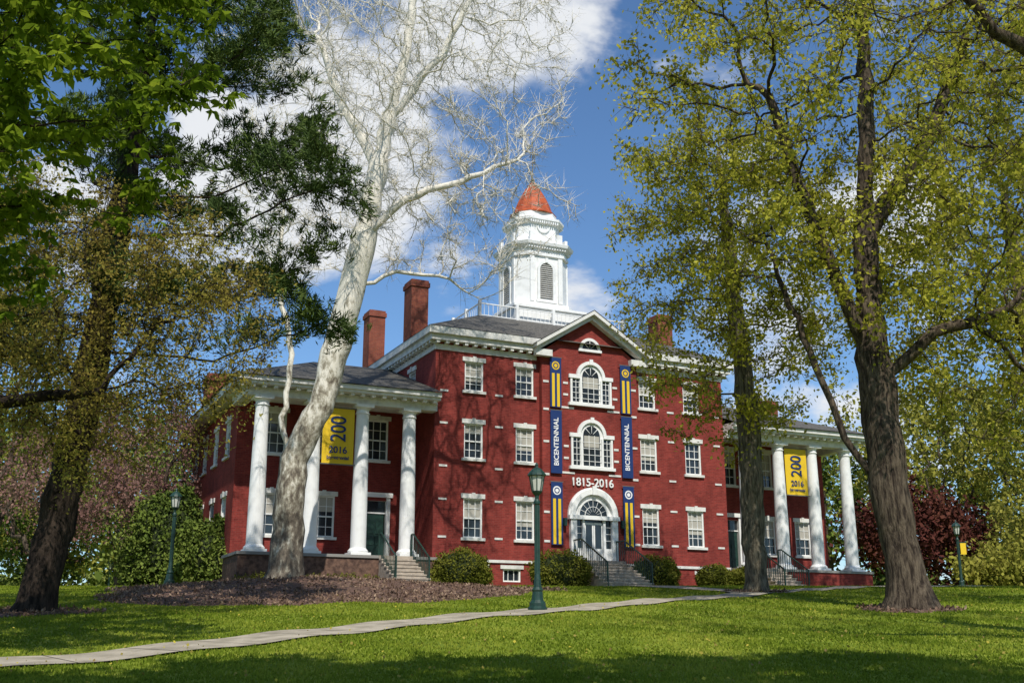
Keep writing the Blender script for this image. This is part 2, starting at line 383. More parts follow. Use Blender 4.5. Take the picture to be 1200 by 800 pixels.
def steps(part,s0,s1,t0,z0,z1,n,run_=.32,landing=.9,m='granite'):
    B.bx(part,M[m],LOC,s0,s1,t0-landing,t0,ZB,z0)
    for i in range(n):
        z=z0-(z0-z1)*(i+1)/(n+1)
        B.bx(part,M[m],LOC,s0,s1,t0-landing-run_*(i+1),t0-landing-run_*i,ZB,z)
        B.bx(part,M[m],LOC,s0-.02,s1+.02,t0-landing-run_*(i+1)-.03,t0-landing-run_*i-.002,z-.05,z+.003)
    return t0-landing-run_*n
te=steps('entrance_steps',6.55,8.85,-.30,3.46,2.25,7)
def stair_rail(s,t0,t1,t2,z0,z1,m='green'):
    B.bx('stair_railings',M[m],LOC,s-.025,s+.025,t1,t0,z0+.88,z0+.94)
    B.hexa('stair_railings',M[m],[(s-.025,t1,z0+.88),(s+.025,t1,z0+.88),(s+.025,t2,z1+.85),(s-.025,t2,z1+.85),(s-.025,t1,z0+.94),(s+.025,t1,z0+.94),(s+.025,t2,z1+.91),(s-.025,t2,z1+.91)])
    n=int(abs(t2-t0)/.16)
    for i in range(n+1):
        t=t0+(t2-t0)*i/n
        zb=z0 if t>t1 else z0+(z1-z0)*(t1-t)/(t1-t2)
        w=.03 if i in(0,n) else .012
        B.bx('stair_railings',M[m],LOC,s-w,s+w,t-w,t+w,zb-.2,zb+.9)
for s in (6.6,8.8): stair_rail(s,-.35,-1.2,te,3.46,2.35)
def text(body,size,s,t,z,vert,m,parent,ext=.01,name='lettering',sx=1.0):
    cu=bpy.data.curves.new(name,'FONT'); cu.body=body; cu.size=size; cu.extrude=ext; cu.align_x='CENTER'; cu.align_y='CENTER'; cu.offset=.006
    o=bpy.data.objects.new(name+'_tmp',cu); COL.objects.link(o)
    dg=bpy.context.evaluated_depsgraph_get(); dg.update()
    me=bpy.data.meshes.new_from_object(o.evaluated_get(dg)); bpy.data.objects.remove(o)
    ob=bpy.data.objects.new(name,me); me.materials.clear(); me.materials.append(m); COL.objects.link(ob)
    if vert: R=Matrix(((0,-1,0),(0,0,-1),(1,0,0)))
    else: R=Matrix(((1,0,0),(0,0,-1),(0,1,0)))
    ob.parent=parent
    ob.matrix_local=Matrix.Translation((s,t,z))@R.to_4x4()@Matrix.Diagonal((sx,1,1,1))
    return ob
HALL=empty('brick_college_hall',(-3.4,48,EYE),PHI)
text('1815-2016',.52,7.7,-.33,7.02,False,M['white'],HALL,.03,'date_lettering',1.0)
for cb in (5.82,9.58):
    for (z0,z1,k) in ((10.4,12.75,'s'),(7.35,10.25,'t'),(4.15,6.95,'s')):
        B.bx('facade_banners',M['blue'],fb,cb-.29,cb+.29,.10,.115,z0,z1)
        B.bx('facade_banner_rods',M['louver'],fb,cb-.33,cb+.33,.08,.12,z1,z1+.03)
        if k=='s':
            zt=z1-.75
            for a in (-.2,.06): B.bx('facade_banner_stripes',M['yellow'],fb,cb+a,cb+a+.14,.116,.12,z0+.03,zt)
            arc('facade_banner_seal',M['yellow'] if z0>9 else M['wht2'],fb,cb,z1-.38,.0,.2,.116,.121,20,0,2*math.pi)
            arc('facade_banner_seal_inner',M['blue'],fb,cb,z1-.38,.09,.14,.121,.125,16,0,2*math.pi)
    text('BICENTENNIAL',.34,cb,-.402,8.8,True,M['wht2'],HALL,.002,'banner_lettering',.95)
def wing(sa,sb,side,colx,basemat):
    tw=2.3
    out=sa if side<0 else sb; inn=sb if side<0 else sa
    cw=[7.7+side*(7.7+1.85),7.7+side*(7.7+4.2),7.7+side*(7.7+6.5)]
    w=.5
    ops=[(cw[0]-w,cw[0]+w,F2[0],F2[1]+.25),(cw[1]-w,cw[1]+w,F2[0],F2[1]+.25),(cw[2]-w,cw[2]+w,F2[0],F2[1]+.25),
         (cw[1]-w,cw[1]+w,F1[0],F1[1]+.05),(cw[2]-w,cw[2]+w,F1[0],F1[1]+.05),(cw[0]-.5,cw[0]+.5,3.42,6.0,'door')]
    wall(front(tw),sa,sb,ZB,10.0,ops)
    smp=leftside(sa) if side<0 else rightside(sb)
    wall(smp,tw,DW,ZB,10.0,[(t-.48,t+.48,*f) for t in (4.2,6.9,9.6,12.0) for f in (F1,F2)])
    wall(back(DW),sa,sb,ZB,10.0,wins(cw,floors=(F1,F2)))
    e0=out+side*.25
    B.bx('porch_base',M[basemat],LOC,min(e0,inn),max(e0,inn),-.62,tw-.003,ZB,3.28)
    lo=min(e0+side*.06,inn);hi=max(e0+side*.06,inn)
    B.bx('porch_floor',M['porchfloor'],LOC,lo,hi,-.68,tw-.004,3.282,3.4)
    B.bx('porch_entablature',M['trim'],LOC,lo,hi,-.3,.3,9.72,10.1)
    B.bx('porch_entablature',M['trim'],LOC,lo-.0,hi+.0,-.34,.34,9.98,10.06)
    B.bx('porch_entablature',M['trim'],LOC,*sorted((e0-.5*side,e0+.04*side)),.303,tw,9.72,10.1)
    B.bx('porch_ceiling',M['white'],LOC,lo,hi,.303,tw-.004,10.0,10.05)
    x0=min(e0+side*.5,inn+side*.02);x1=max(e0+side*.5,inn+side*.02)
    B.bx('wing_cornice',M['trim'],LOC,x0,x1,-.78,DW+.5,10.1,10.22)
    B.bx('wing_cornice',M['trim'],LOC,x0-.0,x1+.0,-.88,DW+.6,10.222,10.42)
    n=int(abs(x1-x0)/.45)
    for i in range(n): 
        a=x0+(x1-x0)*(i+.5)/n; B.bx('wing_brackets',M['trim'],LOC,a-.08,a+.08,-.7,-.345,9.99,10.098)
    r_out=out-side*4.2
    a=[(e0+side*.6,-.98),(e0+side*.6,DW+.7)]
    z0=10.43;z1=13.0; ti=6.2
    B.face('wing_roof',M['roof'],[(a[0][0],a[0][1],z0),(inn,a[0][1],z0),(inn,ti,z1),(r_out,ti,z1)])
    B.face('wing_roof',M['roof'],[(a[1][0],a[1][1],z0),(inn,a[1][1],z0),(inn,ti,z1),(r_out,ti,z1)])
    B.face('wing_roof',M['roof'],[(a[0][0],a[0][1],z0),(a[1][0],a[1][1],z0),(r_out,ti,z1)])
    B.bx('water_table',M['trim'],smp,tw,DW,0.003,.06,3.3,3.42)
    for c in colx:
        lathe('portico_columns',M['white'],c,0,[(.42,3.52),(.43,3.6),(.37,3.66),(.33,3.72),(.325,5.5),(.30,7.5),(.27,9.28),(.27,9.32),(.31,9.34),(.31,9.38),(.275,9.4),(.275,9.5),(.36,9.6)],24)
        B.bx('column_plinths',M['white'],LOC,c-.43,c+.43,-.43,.43,3.402,3.52)
        B.bx('column_plinths',M['white'],LOC,c-.39,c+.39,-.39,.39,9.6,9.718)
    cb=(colx[1]+colx[2])/2 
    v,f,_=B.get('porch_banner',M['yellow']); k0=len(v); NX,NZ=14,10
    for j in range(NZ+1):
        for i in range(NX+1):
            u=i/NX; q=j/NZ; v.append((cb-.68+1.36*u,-.06+.025*math.sin(u*9+q*1.5)*(1-abs(2*q-1)*.6),7.15+2.35*q))
    for j in range(NZ):
        for i in range(NX):
            a_=k0+j*(NX+1)+i; f.append([a_,a_+1,a_+NX+2,a_+NX+1])
    B.bx('porch_banner_rods',M['louver'],LOC,cb-.75,cb+.75,-.09,-.04,9.5,9.55); B.bx('porch_banner_rods',M['louver'],LOC,cb-.75,cb+.75,-.09,-.04,7.1,7.15)
    text('200',.95,cb+.02,-.1,8.62,True,M['blue'],HALL,.003,'banner_numerals',.78)
    text('2016',.4,cb,-.1,7.72,False,M['blue'],HALL,.003,'banner_script',1)
    text('bicentennial',.2,cb,-.1,7.4,False,M['blue'],HALL,.003,'banner_script',1)
    sc=cw[0]
    t2=steps('porch_steps',sc-.75,sc+.75,-.68,3.4,2.25,6,landing=.05)
    for s in (sc-.7,sc+.7): stair_rail(s,-.5,-.75,t2,3.4,2.35)
wing(-8.1,0,-1,(-1.18,-3.3,-5.4,-7.6),'stone')
wing(15.4,23.5,1,(16.58,18.7,20.85,23.05),'brick')
B.build(HALL)

# ------------------------------------------------------------------ trees
def colonize(skel,att,D,dk,iters=120,maxn=9000,grav=0.0,jit=.25,inertia=0.0):
    pos=[];par=[]
    for k,pl in enumerate(skel):
        pl=[np.array(p,float) for p in pl]
        if k==0: last=-1
        else:
            P=np.array(pos); last=int(np.argmin(((P-pl[0])**2).sum(1)))
            pl=[P[last]]+pl[1:]
        first=(k==0)
        for i in range(len(pl)-1):
            a,b=pl[i],pl[i+1]; L=np.linalg.norm(b-a); n=max(1,int(L/D))
            for j in range(n):
                if i==0 and j==0:
                    if first: pos.append(a.copy()); par.append(-1); last=0
                    continue
                pos.append(a+(b-a)*j/n+rng.normal(0,.08*D,3)); par.append(last); last=len(pos)-1
        pos.append(pl[-1]); par.append(last)
    pos=np.array(pos); par=list(par)
    att=att.copy(); alive=np.ones(len(att),bool)
    d2=((att[:,None,:]-pos[None])**2).sum(2); ni=d2.argmin(1); nd=d2.min(1)
    for it in range(iters):
        idx=np.where(alive)[0]
        if len(idx)==0 or len(pos)>maxn: break
        dirs=np.zeros_like(pos); cnt=np.zeros(len(pos))
        v=norm(att[idx]-pos[ni[idx]]); np.add.at(dirs,ni[idx],v); np.add.at(cnt,ni[idx],1)
        s=np.where(cnt>0)[0]
        dd=norm(dirs[s]/cnt[s][:,None]+rng.normal(0,jit,(len(s),3))+np.array([0,0,grav]))
        pp=np.array([par[i] if par[i]>=0 else i for i in s]); inn=norm(pos[s]-pos[pp])
        dd=norm(dd+inertia*inn)
        new=pos[s]+dd*D; base=len(pos)
        pos=np.vstack([pos,new]); par.extend(s.tolist())
        for c0 in range(0,len(new),400):
            nn=new[c0:c0+400]
            q=((att[idx][:,None,:]-nn[None])**2).sum(2); m=q.argmin(1); mv=q.min(1)
            b=mv<nd[idx]; nd[idx[b]]=mv[b]; ni[idx[b]]=base+c0+m[b]
        alive&=~(nd<dk*dk)
    return pos,np.array(par)
def radii(pos,par,R,rt=.012,p=2.4,gam=1.0):
    n=len(pos); acc=np.zeros(n)
    r=np.zeros(n)
    for i in range(n-1,-1,-1):
        r[i]=rt if acc[i]==0 else acc[i]**(1/p)
        if par[i]>=0: acc[par[i]]+=r[i]**p
    mx=r[0]; r=rt+(R-rt)*(np.maximum(r-rt,0)/max(mx-rt,1e-6))**gam
    return r
def tubes(pos,par,r,flare=.5,fh=.5):
    n=len(pos); ch=[[] for _ in range(n)]
    for i in range(1,n): ch[par[i]].append(i)
    V=[];Fc=[];starts=[(0,None)]
    z0=pos[0][2]
    while starts:
        s,pr=starts.pop()
        path=[] if pr is None else [pr]
        i=s
        while True:
            path.append(i)
            c=ch[i]
            if not c: break
            m=max(c,key=lambda q:r[q])
            for q in c:
                if q!=m: starts.append((q,i))
            i=m
        rr=[r[k] for k in path]
        if pr is not None: rr[0]=r[s]*1.05
        sides=16 if rr[0]>.2 else (7 if rr[0]>.06 else (5 if rr[0]>.03 else 3))
        P=[Vector(pos[k]) for k in path]; nrm=None; base=len(V)
        for k in range(len(P)):
            t=(P[min(k+1,len(P)-1)]-P[max(k-1,0)])
            t=t.normalized() if t.length>1e-6 else Vector((0,0,1))
            if nrm is None: nrm=t.orthogonal().normalized()
            nrm=(nrm-t*nrm.dot(t)); nrm=nrm.normalized() if nrm.length>1e-6 else t.orthogonal().normalized()
            b=t.cross(nrm)
            R=rr[k]; fl=0
            if pr is None: 
                h=P[k].z-z0; fl=flare*math.exp(-h/fh)
            for j in range(sides):
                a=2*math.pi*j/sides
                q=R*(1+fl*(1+.35*math.sin(3*a+1)+.25*math.sin(5*a)))
                if sides==16: q*=1+.06*math.sin(4*a+P[k].z*.7)+.05*math.sin(7*a-P[k].z*.3)+.04*math.sin(2*a+P[k].z*1.7)
                w=P[k]+nrm*(q*math.cos(a))+b*(q*math.sin(a)); V.append((w.x,w.y,w.z))
            if k:
                o=base+(k-1)*sides
                for j in range(sides):
                    j2=(j+1)%sides; Fc.append((o+j,o+j2,o+sides+j2,o+sides+j))
    return np.array(V),np.array(Fc)
def ellip(c,rad,n,hollow=0.0):
    u=norm(rng.normal(size=(n,3))); q=(hollow**3+(1-hollow**3)*rng.random(n))**(1/3)
    return np.array(c)+u*q[:,None]*np.array(rad)
def twigs_mesh(o,d,L,r):
    n=len(o); d=norm(d); a=norm(np.cross(d,np.array([.3,.5,.8]))); b=np.cross(d,a)
    V=np.zeros((n,4,3))
    for j in range(3):
        t=2*math.pi*j/3; V[:,j]=o+(a*math.cos(t)+b*math.sin(t))*r
    V[:,3]=o+d*L[:,None]
    k=np.arange(n)[:,None]*4
    F=np.concatenate([k+np.array([0,1,3]),k+np.array([1,2,3]),k+np.array([2,0,3])])
    return V.reshape(-1,3),F
def leaves_np(c,size,aspect=.55,up=0.0,fold=.25,dirs=None):
    n=len(c); a=norm(rng.normal(size=(n,3))+np.array([0,0,-up])) if dirs is None else norm(dirs)
    b=norm(np.cross(a,rng.normal(size=(n,3)))); nn=np.cross(a,b)
    s=size*(.6+.8*rng.random(n))[:,None]
    V=np.zeros((n,4,3)); V[:,0]=c; V[:,1]=c+a*s*.5+b*s*aspect*.5+nn*s*fold*.3; V[:,2]=c+a*s; V[:,3]=c+a*s*.5-b*s*aspect*.5+nn*s*fold*.3
    return V.reshape(-1,3),(np.arange(n)[:,None]*4+np.array([0,1,2,3]))
def tree(name,skel,att,D,dk,R,bark,leafm=None,leaves=0,lsize=.13,ntw=0,twl=.6,thr=.03,grav=0.05,jit=.25,spread=.3,flare=.5,fh=.5,aspect=.55,up=0,parent=None,rt=.012,p=2.4,clump=0.0,inertia=0.,gam=1.3,whorl=0,second=1.0):
    E=parent or empty(name)
    pos,par=colonize(skel,att,D,dk,grav=grav,jit=jit,inertia=inertia)
    r=radii(pos,par,R,rt,p,gam)
    v,f=tubes(pos,par,r,flare,fh)
    mesh_np('trunk_and_limbs',v,f,bark,E,True)
    fine=np.where((r<thr)&(par>=0))[0]
    if len(fine)==0: fine=np.arange(1,len(pos))
    if ntw:
        idx=rng.choice(fine,ntw); d=norm(pos[idx]-pos[par[idx]])
        d=norm(d*.7+rng.normal(0,.55,(ntw,3))+np.array([0,0,.08]))
        L=twl*(.4+.9*rng.random(ntw)); o=pos[idx]-(pos[idx]-pos[par[idx]])*rng.random((ntw,1))
        v,f=twigs_mesh(o,d,L,rt*.7); mesh_np('twigs',v,f,bark,E)
        m2=int(ntw*second)
        k=rng.choice(ntw,m2); o2=o[k]+d[k]*(L[k]*rng.random(m2))[:,None]; d2=norm(d[k]*.6+rng.normal(0,.6,(m2,3))); L2=L[k]*.5
        v,f=twigs_mesh(o2,d2,L2,rt*.5); mesh_np('fine_twigs',v,f,bark,E)
    if leaves:
        nb=leaves//max(1,whorl)
        if clump>0:
            w=rng.random(len(fine))**(1+clump*3); w/=w.sum(); idx=rng.choice(fine,nb,p=w)
        else: idx=rng.choice(fine,nb)
        if ntw:
            k=rng.choice(ntw,nb//2); c1=o[k]+d[k]*(L[k]*(.2+.8*rng.random(len(k))))[:,None]+rng.normal(0,.05,(len(k),3))
            c2=pos[idx[:nb-len(k)]]+rng.normal(0,spread,(nb-len(k),3))
            c=np.vstack([c1,c2])
        else: c=pos[idx]+rng.normal(0,spread,(nb,3))
        if whorl:
            ang=np.tile(np.arange(whorl)*2*math.pi/whorl,nb)+np.repeat(rng.random(nb)*6,whorl)
            dr=np.stack([np.cos(ang),np.sin(ang),-.75+.25*rng.normal(size=len(ang))],1)+np.repeat(rng.normal(0,.25,(nb,3)),whorl,0)
            c=np.repeat(c,whorl,0); v,f=leaves_np(c,lsize,aspect,dirs=dr)
        else: v,f=leaves_np(c,lsize,aspect,up)
        mesh_np('leaves',v,f,leafm,E)
    return E,pos,par,r

def bark_mat(name,c1,c2,zs=.25,sc=9,bump=.9):
    m=bpy.data.materials.new(name); m.use_nodes=True; nt=m.node_tree; b=nt.nodes['Principled BSDF']; b.inputs['Roughness'].default_value=.95; b.inputs['Specular IOR Level'].default_value=.1
    tc=nt.nodes.new('ShaderNodeTexCoord'); mp=nt.nodes.new('ShaderNodeMapping'); mp.inputs['Scale'].default_value=(1,1,zs)
    n=nt.nodes.new('ShaderNodeTexNoise'); n.inputs['Scale'].default_value=sc; n.inputs['Detail'].default_value=4; n.inputs['Roughness'].default_value=.65
    nt.links.new(tc.outputs['Object'],mp.inputs[0]); nt.links.new(mp.outputs[0],n.inputs['Vector'])
    r=nt.nodes.new('ShaderNodeValToRGB'); r.color_ramp.elements[0].position=.38; r.color_ramp.elements[1].position=.62
    r.color_ramp.elements[0].color=(*c1,1); r.color_ramp.elements[1].color=(*c2,1)
    nt.links.new(n.outputs['Fac'],r.inputs[0]); nt.links.new(r.outputs[0],b.inputs['Base Color'])
    bp=nt.nodes.new('ShaderNodeBump'); bp.inputs['Strength'].default_value=bump; bp.inputs['Distance'].default_value=.1
    nt.links.new(n.outputs['Fac'],bp.inputs['Height']); nt.links.new(bp.outputs[0],b.inputs['Normal'])
    return m
bk_dark=bark_mat('pine_bark',(.014,.011,.009),(.055,.04,.03))
bk_grey=bark_mat('maple_bark',(.03,.022,.017),(.13,.10,.07),.18,11)
bk_mid=bark_mat('linden_bark',(.06,.05,.035),(.2,.17,.12),.2,12)
def syc():
    m=bpy.data.materials.new('sycamore_bark'); m.use_nodes=True; nt=m.node_tree; b=nt.nodes['Principled BSDF']; b.inputs['Roughness'].default_value=.8; b.inputs['Specular IOR Level'].default_value=.15
    tc=nt.nodes.new('ShaderNodeTexCoord'); sp=nt.nodes.new('ShaderNodeSeparateXYZ'); nt.links.new(tc.outputs['Object'],sp.inputs[0])
    mp=nt.nodes.new('ShaderNodeMapping'); mp.inputs['Scale'].default_value=(1,1,.5); nt.links.new(tc.outputs['Object'],mp.inputs[0])
    n=nt.nodes.new('ShaderNodeTexNoise'); n.inputs['Scale'].default_value=4.5; n.inputs['Detail'].default_value=5; n.inputs['Roughness'].default_value=.68
    nt.links.new(mp.outputs[0],n.inputs['Vector'])
    mr=nt.nodes.new('ShaderNodeMapRange'); mr.inputs[1].default_value=5; mr.inputs[2].default_value=16; mr.inputs[3].default_value=-.17; mr.inputs[4].default_value=.13
    nt.links.new(sp.outputs[2],mr.inputs[0])
    a=nt.nodes.new('ShaderNodeMath'); nt.links.new(n.outputs['Fac'],a.inputs[0]); nt.links.new(mr.outputs[0],a.inputs[1])
    r=nt.nodes.new('ShaderNodeValToRGB')
    e=r.color_ramp.elements; e[0].position=.2; e[0].color=(.06,.05,.04,1); e[1].position=.56; e[1].color=(.70,.66,.57,1)
    q=e.new(.34); q.color=(.15,.125,.095,1); q=e.new(.44); q.color=(.33,.30,.23,1)
    nt.links.new(a.outputs[0],r.inputs[0]); nt.links.new(r.outputs[0],b.inputs['Base Color'])
    bp=nt.nodes.new('ShaderNodeBump'); bp.inputs['Strength'].default_value=.6; bp.inputs['Distance'].default_value=.06; nt.links.new(n.outputs['Fac'],bp.inputs['Height']); nt.links.new(bp.outputs[0],b.inputs['Normal'])
    return m
bk_syc=syc()
lf_spring=leaf_mat('spring_leaves',(.20,.19,.022),(.40,.385,.045),(.56,.52,.08),.42)
lf_green=leaf_mat('chestnut_leaves',(.07,.11,.01),(.16,.235,.018),(.30,.37,.03),.5)
lf_bud=leaf_mat('bud_leaves',(.21,.15,.04),(.32,.26,.055),(.40,.38,.08),.4)
lf_pine=leaf_mat('pine_needles',(.03,.05,.017),(.07,.105,.03),(.14,.18,.045),0)
lf_shrub=leaf_mat('shrub_leaves',(.06,.07,.01),(.13,.14,.022),(.22,.21,.04),.2,2)
lf_bg=leaf_mat('background_leaves',(.05,.08,.02),(.12,.16,.03),(.22,.25,.06),.0,.15)
lf_bg2=leaf_mat('background_yellow_leaves',(.16,.16,.03),(.30,.285,.05),(.42,.38,.09),.3,.2)
lf_maroon=leaf_mat('maroon_leaves',(.045,.016,.014),(.085,.028,.022),(.14,.055,.035),0,.3)
lf_pink=leaf_mat('blossoms',(.16,.085,.075),(.26,.14,.12),(.34,.22,.17),.3,.3)

gx,gy=-8.25,41.0; z0=g(gx,gy)-.15
att=np.vstack([ellip((-4.8,41,25),(7.6,5.5,9.5),2100,.2),ellip((-1.6,41,18.5),(4.5,3.5,3.2),300),ellip((-9.5,41,17.5),(2.5,3,4.0),120)])
tree('sycamore_tree',[[(gx,gy,z0),(-8.2,41,6.3),(-8.1,41,8.4),(-7.2,41,10.4),(-6.55,41,13.4),(-6.1,41,15.5),(-5.7,41,17.6),(-5.1,41,21.5),(-4.3,41,25.5),(-4,41,29)],
  [(-8.15,41,8.0),(-8.7,41.3,10.0),(-8.5,41.5,12.5),(-9.3,41.7,16),(-9.2,42,19)],
  [(-5.75,41,17.2),(-4.2,40.5,18.6),(-2.0,40.2,19.2),(.2,40,20)],
  [(-5.3,41,20.2),(-6.9,41.5,23),(-8.2,42,26.5)],
  [(-6.1,41,15.2),(-4.6,41.5,15.9),(-2.9,41.6,15.8),(-1.2,41.6,14.8)],
  [(-4.8,41,22.5),(-2.8,40.6,25),(-1.2,40.2,28.5)]],
  att,.45,.65,.53,bk_syc,lf_bud,6000,.07,ntw=16000,twl=.8,thr=.05,rt=.015,jit=.4,flare=.4,fh=.6,p=2.2,inertia=.3,gam=1.35)
bx_,by_=10.4,29.7
att=np.vstack([ellip((10.7,29.7,17.5),(8.2,6.5,8.5),1300,.35),ellip((15,30,11),(4,4,4.5),200),ellip((7.0,29.5,13.5),(3.0,3,3),90)])
tree('maple_tree',[[(bx_,by_,g(bx_,by_)-.15),(10.25,29.7,4.5),(10.1,29.7,6.3),(9.95,29.7,9.9),(10.1,29.9,13),(10.5,30,17),(10.7,30,21)],
  [(10.0,29.7,9.3),(8.6,29.4,13),(7.4,29,17)],[(10,29.7,8.8),(11.5,29.3,10),(13.5,29,10.6)],
  [(10.2,29.8,13.2),(12.5,30.3,16.5),(14,30.5,20)],[(10.15,29.7,5.6),(9.1,29.9,7.2),(8.2,30.2,10.2),(7.4,30.4,13)]],
  att,.45,.7,.50,bk_grey,lf_spring,56000,.145,ntw=8000,twl=.7,thr=.03,flare=.7,fh=.45,spread=.3,aspect=.6,clump=.8,up=.6,jit=.35)
att=np.vstack([ellip((8.0,39,15.0),(4.7,4,7.2),650,.2)])
tree('linden_tree',[[(8.4,39,g(8.4,39)-.15),(8.45,39,8),(8.3,39,12),(8.0,39,17),(7.9,39,20)]],
  att,.45,.7,.38,bk_mid,lf_spring,24000,.15,ntw=5000,twl=.6,thr=.03,flare=.45,fh=.4,spread=.3,clump=.8,up=.6,jit=.35,gam=1.45)
att=np.vstack([ellip((19.5,42,17),(6.5,5,10),700,.2)])
tree('maple_tree',[[(21.5,43,g(21.5,43)-.15),(21.3,43,8),(20.5,42.5,13),(20,42,19)]],
  att,.55,.85,.40,bk_mid,lf_bg2,26000,.2,ntw=3000,twl=.7,thr=.03,spread=.4,clump=.8,up=.6,jit=.35)
att=np.vstack([ellip((9.9,16,13.6),(6.6,5,4.6),450,.2)])
tree('maple_tree',[[(13,16,g(13,16)-.15),(12.8,16,5),(12,16,9),(11,16,13)],[(12.6,16,6.5),(10,15.6,9.5),(7.5,15.4,11)]],
  att,.4,.6,.4,bk_grey,lf_spring,12000,.09,ntw=3500,twl=.5,thr=.025,rt=.008,spread=.2,clump=.8,up=.6,gam=1.8,jit=.35)
# trees standing around the viewer: their shade falls on the near lawn
att=ellip((4.5,.8,17.5),(9.5,3.6,4.0),450,.2)
tree('maple_tree',[[(8,-1,g(8,-1)-.15),(7.5,-.5,8),(6,1,13),(4,1.5,17)]],att,.6,.9,.45,bk_grey,lf_spring,17000,.45,thr=.05,spread=.4,clump=.6)
att=ellip((-7.5,-.2,17),(5.5,2.6,4.0),260,.2)
tree('maple_tree',[[(-11,-2,g(-11,-2)-.15),(-10.5,-1,8),(-9,0,14)]],att,.6,.9,.4,bk_grey,lf_spring,9000,.45,thr=.05,spread=.4,clump=.6)
# chestnut top-left
att=np.vstack([ellip((-9.0,15.5,11.4),(4.9,3.6,4.9),500,.1)])
tree('horse_chestnut_tree',[[(-11.5,15,g(-11.5,15)-.15),(-11.3,15,5),(-10.3,15.2,9),(-9,15.4,12)]],
  att,.4,.6,.4,bk_dark,lf_green,32000,.19,ntw=2200,twl=.5,thr=.03,spread=.26,aspect=.42,clump=.7,rt=.01,gam=1.9,whorl=6)
# budding tree left
att=np.vstack([ellip((-11.0,25,9.0),(5.8,4,4.0),750,.1)])
tree('budding_maple_tree',[[(-15.5,24.5,g(-15.5,24.5)-.15),(-15,24.6,5),(-14,24.8,7.8),(-12,25,9)],[(-14.8,24.6,6),(-12,24.4,7),(-9.5,24.2,7.2)]],
  att,.35,.5,.30,bk_dark,lf_bud,48000,.09,ntw=9000,twl=.6,thr=.03,spread=.28,rt=.007,clump=.4,gam=1.7,jit=.35)
# white pine
px,py=-11.9,28.4
E=empty('white_pine_tree')
sk=[[(px,py,g(px,py)-.15),(-11.6,28.5,5),(-11.2,28.6,8.2),(-10.9,28.8,13),(-10.6,29,19),(-10.4,29,25)]]
A=[]
for k,(ang,z,L) in enumerate([(0.1,9.3,6.2),(-.25,12.5,6.4),(.5,11,4.5),(.2,15,5.2),(-.5,16.5,4.5),(2.6,10,4),(3.4,13,4.5),(-2.4,12,4),(1.3,14,4),(2.2,17,4),(-1.2,15,3.5),(0,18,4.2),(3,18.5,3.8),(-1,20,3.5),(1.2,20.5,3.5),(2.4,21.5,3),(0.1,22,3),(-2,19,3.5),(.35,20.4,3.6),(-.1,13.8,5.4),(-1.3,10.6,3.4),(-.8,9.6,3.8),(3,8.8,3.5),(-1.6,13.6,3.6),(-.7,18.2,3.8),(-1.5,17.2,3.4),(1.6,16,4),(.9,18,4),(0.02,11.0,6.0)]):
    x0=np.interp(z,[8,25],[-11.2,-10.4]); c=math.cos(ang);s=math.sin(ang)
    e=np.array([x0+c*L,28.8+s*L,z+.5+.1*L]); sk.append([(x0,28.8,z),(x0+c*L*.5,28.8+s*L*.5,z-.1),tuple(e)])
    n=36
    u=rng.random(n)**.6; a=np.stack([x0+c*L*u*1.1-s*rng.normal(0,.22*L,n)*u,28.8+s*L*u*1.1+c*rng.normal(0,.22*L,n)*u,z+.1+.5*u+rng.normal(0,.3,n)+.1*L*u],1); A.append(a)
E,pos,par,r=tree('',sk,np.vstack(A),.35,.45,.42,bk_dark,None,0,thr=.04,jit=.2,flare=.4,fh=.5,rt=.01,parent=E,gam=1.5)
fine=np.where((r<.022)&(pos[:,2]>7.5))[0]
nt_=6200; idx=rng.choice(fine,nt_); tc_=pos[idx]+rng.normal(0,.22,(nt_,3))*np.array([1,1,.7]); td=norm(norm(pos[idx]-pos[par[idx]])+rng.normal(0,.4,(nt_,3))+np.array([0,0,.4]))
K=20
c=np.repeat(tc_,K,0)+rng.normal(0,.05,(nt_*K,3)); d=norm(np.repeat(td,K,0)+rng.normal(0,.55,(nt_*K,3)))
v,f=leaves_np(c,.22,.14,dirs=d,fold=0); mesh_np('needles',v,f,lf_pine,E)

def blob_foliage(name,blobs,leafm,n,ls,corem,E=None):
    E=E or empty(name); V=[];F=[];C=[]
    for (c,rad) in blobs:
        nu,nv=14,9; base=len(V)
        for i in range(nv+1):
            th=math.pi*i/nv
            for j in range(nu):
                ph=2*math.pi*j/nu; q=.78*(1+.12*math.sin(3*ph+c[0])*math.sin(2*th)+.08*random.random())
                V.append((c[0]+rad[0]*q*math.sin(th)*math.cos(ph),c[1]+rad[1]*q*math.sin(th)*math.sin(ph),c[2]+rad[2]*q*math.cos(th)))
        for i in range(nv):
            for j in range(nu):
                F.append((base+i*nu+j,base+i*nu+(j+1)%nu,base+(i+1)*nu+(j+1)%nu,base+(i+1)*nu+j))
        u=norm(rng.normal(size=(n,3))); q=.8+.3*rng.random(n)**1.5+.1*np.sin(u[:,0]*7+c[0])*np.sin(u[:,2]*6)
        C.append(np.array(c)+u*q[:,None]*np.array(rad))
    mesh_py('inner_core',V,F,corem,E)  # solid dark lumps filling the shrub inside its leaf shell, no branches modelled
    v,f=leaves_np(np.vstack(C),ls,.6); mesh_np('leaves',v,f,leafm,E)
    return E
core=mat('shrub_core',(.02,.028,.008),1)
def LW(s,t,z=None):
    x=-3.4+.904*s-.427*t; y=48+.427*s+.904*t
    return (x,y,g(x,y) if z is None else z)
